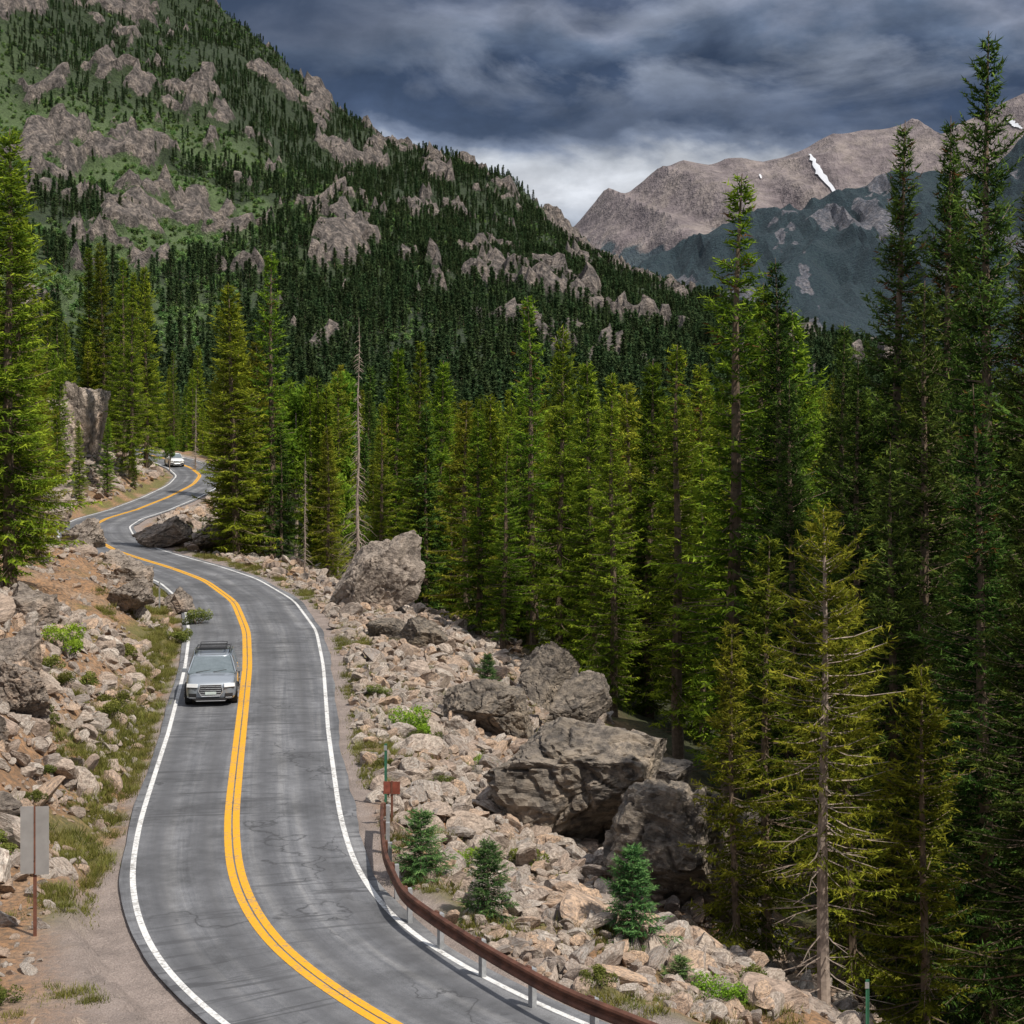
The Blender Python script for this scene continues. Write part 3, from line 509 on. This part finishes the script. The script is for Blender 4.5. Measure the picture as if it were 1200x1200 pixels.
def loft(sections,m=0):
    mb=MB(); n=len(sections[0]); V=[v for s_ in sections for v in s_]; F=[]
    for k_ in range(len(sections)-1):
        for i in range(n): j=(i+1)%n; F.append((k_*n+i,k_*n+j,(k_+1)*n+j,(k_+1)*n+i))
    F.append(tuple(range(n))); F.append(tuple(range((len(sections)-1)*n,len(sections)*n))); mb.poly(V,F,m); return mb
def car(x,y,z,rot,paintm,rack):
    e=bpy.data.objects.new('car',None); scene.collection.objects.link(e); e.location=(x,y,z); e.rotation_euler=(0,0,rot)
    def add(name,mb,mats,sub=0,bev=0,sm=False):
        o=obj(name,mb.mesh(name,mats,sm),parent=e)
        if bev: b=o.modifiers.new('bevel','BEVEL'); b.width=bev; b.segments=3; b.limit_method='ANGLE'
        if sub: s_=o.modifiers.new('sub','SUBSURF'); s_.levels=s_.render_levels=sub
        return o
    secs=[]
    for yy,w,zb,zt,cr in ((-2.40,.50,.44,.70,.01),(-2.36,.80,.28,.86,.02),(-2.18,.92,.22,.97,.035),(-1.8,.97,.20,1.05,.05),(-1.2,.985,.20,1.09,.05),(-.9,.985,.20,1.10,.03),(0,.985,.20,1.08,0),(1.2,.985,.20,1.10,0),(2.0,.97,.22,1.12,0),(2.4,.92,.28,1.10,0),(2.52,.82,.42,1.0,0)):
        h=[(w*.86,zb),(w*.97,zb+.10),(w,.52),(w*.985,.74),(w*.94,zt-.07),(w*.84,zt),(w*.42,zt+cr)]
        secs.append([(a_,yy,b_) for a_,b_ in h]+[(-a_,yy,b_) for a_,b_ in reversed(h)])
    add('body',loft(secs),[paintm],2,0,True)
    gs=[]
    for yy,w,zt in ((-1.22,.86,1.11),(-.95,.85,1.25),(-.40,.77,1.58),(-.15,.75,1.64),(1.,.73,1.67),(1.8,.72,1.63),(2.1,.73,1.51),(2.42,.80,1.12)):
        h=[(.93 if yy<2.3 else .84,1.05),(w+(.90-w)*.25 if zt>1.3 else w+.03,1.05+(zt-1.05)*.8),(w*.93,zt),(w*.5,zt+.025)]
        gs.append([(a_,yy,b_) for a_,b_ in h]+[(-a_,yy,b_) for a_,b_ in reversed(h)])
    add('windows',loft(gs),[M_glass],0,.02,True)
    rs=[]
    for yy,w,zt in ((-.40,.64,1.60),(-.22,.71,1.66),(.4,.72,1.71),(1.2,.72,1.72),(1.8,.70,1.68),(2.12,.64,1.59)):
        h=[(w*1.02,zt-.06),(w*.98,zt-.005),(w*.5,zt+.03)]; rs.append([(a_,yy,b_) for a_,b_ in h]+[(-a_,yy,b_) for a_,b_ in reversed(h)])
    add('roof',loft(rs),[paintm],1,0,True)
    mb=MB()
    for sx in (-1,1):
        for a_,b_ in (((.90*sx,-1.2,1.11),(.72*sx,-.38,1.61)),((.92*sx,.42,1.1),(.74*sx,.42,1.64)),((.92*sx,1.42,1.1),(.74*sx,1.38,1.63)),((.87*sx,2.36,1.12),(.70*sx,1.98,1.60)),((.72*sx,-.38,1.61),(.735*sx,.6,1.67)),((.735*sx,.6,1.67),(.71*sx,2.0,1.62))): mb.bar(a_,b_,.034)
    add('pillars',mb,[paintm],0,0,True)
    mb=MB()
    for sx in (-1,1):
        for wy in (-1.52,1.5):
            mb.bar((sx*.72,wy,.37),(sx*.985,wy,.37),.37,0,24); mb.bar((sx*.97,wy,.37),(sx*.998,wy,.37),.25,1,18)
            for q in range(5): an=q*1.257; mb.bar((sx*1.0,wy,.37),(sx*1.0,wy+.23*math.cos(an),.37+.23*math.sin(an)),.022,2,5)
    add('wheels',mb,[M_tyre,M_black,M_rim])
    mb=MB()
    for sx in (-1,1):
        for wy in (-1.52,1.5):
            pts=[(sx*.975,wy+.42*math.cos(t_),.37+.42*math.sin(t_)) for t_ in np.linspace(-.1,math.pi+.1,12)]
            for a_,b_ in zip(pts,pts[1:]): mb.bar(a_,b_,.03,0,6)
        mb.box((sx*.965,0,.24),(.06,2.2,.1),0)
    add('arches',mb,[M_black])
    mb=MB()
    fr0=[(-.34,.42),(.34,.42),(.45,.60),(.39,.84),(-.39,.84),(-.45,.60)]; yo=lambda zz:-2.445+max(0,zz-.6)*.20
    mb.poly([(a_,yo(b_),b_) for a_,b_ in fr0]+[(a_,-2.2,b_) for a_,b_ in fr0],[(0,1,2,3,4,5)]+[(i,(i+1)%6,(i+1)%6+6,i+6) for i in range(6)],0)
    fr=[(a_,yo(b_)-.005,b_) for a_,b_ in fr0]
    for q in range(6): mb.bar(fr[q],fr[(q+1)%6],.018,1,6)
    for zz in np.linspace(.48,.78,5): mb.bar((-.39,yo(zz)-.005,zz),(.39,yo(zz)-.005,zz),.008,1,5)
    for sx in (-1,1):
        mb.box((sx*.68,-2.30,.80),(.42,.14,.14),2,rot=sx*.36,tilt=-.2); mb.box((sx*.68,-2.32,.718),(.42,.12,.02),0,rot=sx*.36)
        mb.box((sx*.67,-2.33,.43),(.30,.10,.17),0,rot=sx*.3); mb.box((sx*.67,-2.38,.36),(.26,.04,.018),1,rot=sx*.3)
        mb.box((sx*1.05,-.82,1.16),(.21,.11,.14),4); mb.box((sx*.96,-.82,1.10),(.12,.05,.04),0)
    mb.box((0,-2.36,.29),(1.2,.12,.09),0); mb.box((0,-2.375,.235),(1.1,.1,.025),1); mb.box((0,-2.465,.53),(.42,.02,.11),3)
    add('front_grille_and_lamps',mb,[M_black,M_chrome,M_lamp,M_plate,paintm],0,.008)
    mb=MB()
    for sx in (-1,1): mb.bar((sx*.65,-.05,1.77),(sx*.65,1.9,1.75),.018); [mb.bar((sx*.65,q,1.68),(sx*.65,q,1.77),.014) for q in (0,.9,1.8)]
    if rack:
        for q in (.25,1.45): mb.box((0,q,1.80),(1.24,.06,.03))
        for zz in (1.83,1.91):
            for sx in (-1,1): mb.bar((sx*.52,0,zz),(sx*.52,1.5,zz),.014)
            for q in (0,1.5): mb.bar((-.52,q,zz),(.52,q,zz),.014)
        for q in np.linspace(0,1.5,7): mb.bar((-.52,q,1.825),(.52,q,1.825),.012); [mb.bar((sx*.52,q,1.83),(sx*.52,q,1.91),.010) for sx in (-1,1)]
        mb.box((0,-.06,1.86),(1.0,.03,.10),0,tilt=.5)
    add('roof_rack',mb,[M_rack])
    mb=MB(); mb.bar((-.6,-1.24,1.14),(-.05,-1.1,1.2),.01); mb.bar((.05,-1.24,1.14),(.55,-1.1,1.2),.01); add('wipers',mb,[M_black])
    return e
def at(yq,off):
    i=int((yq-5)/.4); return cx[i]+off*ty[i],cy[i]-off*tx[i],cz[i],math.atan2(-tx[i],ty[i])
x,y,z,r=at(67.,-1.22); car(x,y,z-.015,r,carpaint('silver_paint',(.36,.40,.45)),True)
x,y,z,r=at(222,-1.5); car(x,y,z-.015,r,carpaint('white_car_paint',(.75,.75,.74),0.),False)
# ------------------------------------------------------------------ guard rail
M_rust=simple('weathered_steel',(.13,.055,.035),.6,.3,.5,3); M_galv=simple('galvanised_steel',(.42,.43,.44),.5,.5,.2)
gp=np.array([(-3.5,46.4),(-3.38,44.5),(-3.05,41.2),(-2.4,38.0),(-1.45,36.0),(-.32,33.9),(.95,31.8),(2.4,30.1),(4.6,27.6),(7.5,24.6),(10.5,22)])
dl=np.concatenate([[0],np.cumsum(np.hypot(*np.diff(gp,axis=0).T))]); q=np.arange(0,dl[-1],.25); gx=np.interp(q,dl,gp[:,0]); gy=np.interp(q,dl,gp[:,1])
kk=np.ones(7)/7; gx=np.convolve(np.pad(gx,3,mode='edge'),kk,'valid'); gy=np.convolve(np.pad(gy,3,mode='edge'),kk,'valid')
gtx=np.gradient(gx);gty=np.gradient(gy);l_=np.hypot(gtx,gty);gtx/=l_;gty/=l_; nxx,nyy=gty*1.,-gtx*1.
pr_=[(0,.44),(.06,.47),(.075,.51),(.05,.55),(.005,.58),(.0,.60),(.005,.62),(.05,.65),(.075,.69),(.06,.73),(0,.76),(-.012,.76),(.04,.725),(.055,.69),(.035,.66),(-.012,.62),(-.012,.58),(.035,.54),(.055,.51),(.04,.475),(-.012,.44)]
V=[];n=len(pr_)
for i in range(len(q)):
    for o_,zz in pr_: V.append((gx[i]+nxx[i]*o_,gy[i]+nyy[i]*o_,zz))
F=[(k_*n+i,k_*n+(i+1)%n,(k_+1)*n+(i+1)%n,(k_+1)*n+i) for k_ in range(len(q)-1) for i in range(n)]
ge=bpy.data.objects.new('guard_rail',None); scene.collection.objects.link(ge)
mb=MB(); mb.poly(V,F,0); mb.poly(V[:n],[tuple(range(n))],0); obj('rail_beam',mb.mesh('rail_beam',[M_rust]),parent=ge)
mb=MB()
for i in range(1,len(q),8):
    a_=math.atan2(gty[i],gtx[i]); px,py=gx[i]-nxx[i]*.13,gy[i]-nyy[i]*.13; g=gh(px,py)
    mb.box((px,py,(g-.4+.72)/2),(.15,.10,.72-g+.4),0,rot=a_); mb.box((gx[i]-nxx[i]*.045,gy[i]-nyy[i]*.045,.6),(.14,.06,.34),1,rot=a_)
obj('rail_posts',mb.mesh('rail_posts',[M_galv,M_rust]),parent=ge)
# ------------------------------------------------------------------ signs and posts
M_signb=simple('sign_back_aluminium',(.36,.35,.345),.55,.3,.12,3); M_postr=simple('rusty_post',(.17,.07,.045),.8,.2,.3); M_green=simple('green_post_paint',(.03,.14,.08),.6); M_panel=simple('rust_red_reflector',(.24,.065,.04),.5,0,.3)
mb=MB(); mb.box((0,0,1.2),(.07,.05,2.9),1); mb.box((-.15,-.05,2.02),(.28,.012,1.40),0); mb.box((.145,-.05,2.0),(.29,.012,1.42),0)
for zz in (1.6,2.4): mb.box((0,-.034,zz),(.5,.02,.04),0); mb.bar((0,-.075,zz),(0,-.05,zz),.014,1)
mb.box((0,-.060,2.02),(.035,.006,1.42),1)
obj('road_sign',mb.mesh('road_sign',[M_signb,M_postr]),(-9.95,35.6,gh(-9.95,35.6)),(0,0,.15))
mb=MB(); mb.box((0,0,.5),(.06,.04,1.4),1); mb.box((0,-.03,1.02),(.46,.012,.34),0); mb.box((0,-.042,1.02),(.05,.01,.36),1)
obj('object_marker_sign',mb.mesh('object_marker_sign',[M_panel,M_postr]),(-3.3,46.9,gh(-3.3,46.8)),(0,0,-.1))
def delin(x,y,h,m,name='delineator_post'):
    mb=MB(); mb.box((0,0,h/2-.2),(.055,.02,h+.4),0); mb.box((.04,0,h/2-.2),(.02,.05,h+.4),0); mb.box((0,-.02,h-.12),(.09,.012,.14),1); obj(name,mb.mesh(name,[m,M_galv]),(x,y,gh(x,y)),(0,0,.1))
delin(-3.65,49.2,1.75,M_green); delin(7.9,38.0,1.5,M_green); delin(-18.6,90,1.5,M_galv)
# ------------------------------------------------------------------ sky, sun, camera
sunv=Vector((.72,-.64,0)).normalized(); el=math.radians(54); S_=Vector((sunv.x*math.cos(el),sunv.y*math.cos(el),math.sin(el)))
sl=bpy.data.lights.new('sun','SUN'); sl.energy=4.8; sl.angle=math.radians(1.); sl.color=(1,.93,.82); so=bpy.data.objects.new('sun',sl); so.rotation_euler=(-S_).to_track_quat('-Z','Y').to_euler(); scene.collection.objects.link(so)
w=bpy.data.worlds.new('World'); scene.world=w; w.use_nodes=True; nt=w.node_tree; N=nt.nodes; L=nt.links; bg=N['Background']; out=N['World Output']
sky=N.new('ShaderNodeTexSky'); sky.sky_type='NISHITA'; sky.sun_disc=False; sky.sun_elevation=el; sky.sun_rotation=math.atan2(sunv.x,sunv.y); sky.altitude=2800
L.new(sky.outputs[0],bg.inputs[0]); bg.inputs[1].default_value=.10
tc=N.new('ShaderNodeTexCoord'); sp=N.new('ShaderNodeSeparateXYZ'); L.new(tc.outputs['Generated'],sp.inputs[0])
def wn(sx,sz,detail,rough,loc,dist=0):
    mp=N.new('ShaderNodeMapping'); mp.inputs['Scale'].default_value=(sx,sx,sz); mp.inputs['Location'].default_value=loc; mp.inputs['Rotation'].default_value=(0,.12,0); L.new(tc.outputs['Generated'],mp.inputs[0])
    x=N.new('ShaderNodeTexNoise'); x.inputs['Scale'].default_value=1; x.inputs['Detail'].default_value=detail; x.inputs['Roughness'].default_value=rough; x.inputs['Distortion'].default_value=dist; L.new(mp.outputs[0],x.inputs[0]); return x.outputs['Fac']
def wm(op,a,b,c=0.):
    x=N.new('ShaderNodeMath'); x.operation=op
    for i,v in enumerate((a,b,c)):
        if isinstance(v,(int,float)): x.inputs[i].default_value=v
        else: L.new(v,x.inputs[i])
    return x.outputs[0]
def wramp(f,stops):
    r=N.new('ShaderNodeValToRGB'); e=r.color_ramp.elements
    while len(e)<len(stops): e.new(.5)
    for q_,(p_,c_) in zip(e,stops): q_.position=min(1,max(0,p_)); q_.color=(*c_,1) if hasattr(c_,'__len__') else (c_,c_,c_,1)
    L.new(f,r.inputs[0]); return r.outputs[0]
def wmix(f,a,b,bt='MIX'):
    x=N.new('ShaderNodeMix'); x.data_type='RGBA'; x.blend_type=bt
    for v,k_ in ((f,0),(a,6),(b,7)):
        if isinstance(v,(int,float)): x.inputs[k_].default_value=v
        elif isinstance(v,tuple): x.inputs[k_].default_value=(*v,1)
        else: L.new(v,x.inputs[k_])
    return x.outputs[2]
n1=wn(5,13,7,.52,(1,2,3),.4); n2=wn(14,26,7,.55,(5,1,7),.3); n3=wn(8,22,8,.58,(9,4,2),.4); n4=wn(20,42,7,.58,(2,8,5),.2)
e_=wm('ADD',sp.outputs[2],wm('MULTIPLY',wm('SUBTRACT',n1,.5),.10)); e_=wm('ADD',e_,wm('MULTIPLY',wm('SUBTRACT',n2,.5),.055))
c_=wramp(wm('MULTIPLY',e_,2.),[(0,(.30,.34,.40)),(.19,(.38,.42,.49)),(.235,(.66,.68,.72)),(.262,(.58,.61,.66)),(.288,(.20,.24,.33)),(.31,(.055,.08,.14)),(.365,(.036,.056,.105)),(.40,(.11,.145,.215)),(.43,(.23,.26,.34)),(.46,(.075,.10,.165)),(.52,(.045,.066,.12)),(.62,(.32,.35,.41)),(1,(.62,.65,.72))])
lf=wramp(wm('MULTIPLY_ADD',sp.outputs[0],1.,.5),[(.38,.1),(.49,1.)])
up=wramp(sp.outputs[2],[(.135,.15),(.165,.35),(.185,1.)])
gf=wm('MULTIPLY',wm('MULTIPLY',wramp(n3,[(.46,0.),(.60,.8)]),lf),up)
c_=wmix(gf,c_,(.25,.285,.36)); c_=wmix(1.,c_,wramp(n4,[(.3,.7),(.5,1.),(.7,1.35)]),'MULTIPLY')
dk=wm('SUBTRACT',1.,lf); zz_=wramp(sp.outputs[2],[(.17,0.),(.205,.85),(.3,.85),(.45,0.)]); c_=wmix(wm('MULTIPLY',dk,zz_),c_,(.032,.05,.092))
b2=N.new('ShaderNodeBackground'); L.new(c_,b2.inputs[0]); b2.inputs[1].default_value=1.
mx=N.new('ShaderNodeMixShader'); mx.inputs[0].default_value=.94; L.new(bg.outputs[0],mx.inputs[1]); L.new(b2.outputs[0],mx.inputs[2]); L.new(mx.outputs[0],out.inputs[0])
cam=bpy.data.cameras.new('camera'); cam.sensor_width=36; cam.lens=60; cam.shift_y=-.115; cam.clip_end=30000; cam.clip_start=.5
co=bpy.data.objects.new('camera',cam); co.location=(0,0,11.8); co.rotation_euler=(math.radians(90),0,0); scene.collection.objects.link(co); scene.camera=co
scene.view_settings.view_transform='Standard'; scene.view_settings.look='None'; scene.view_settings.exposure=0
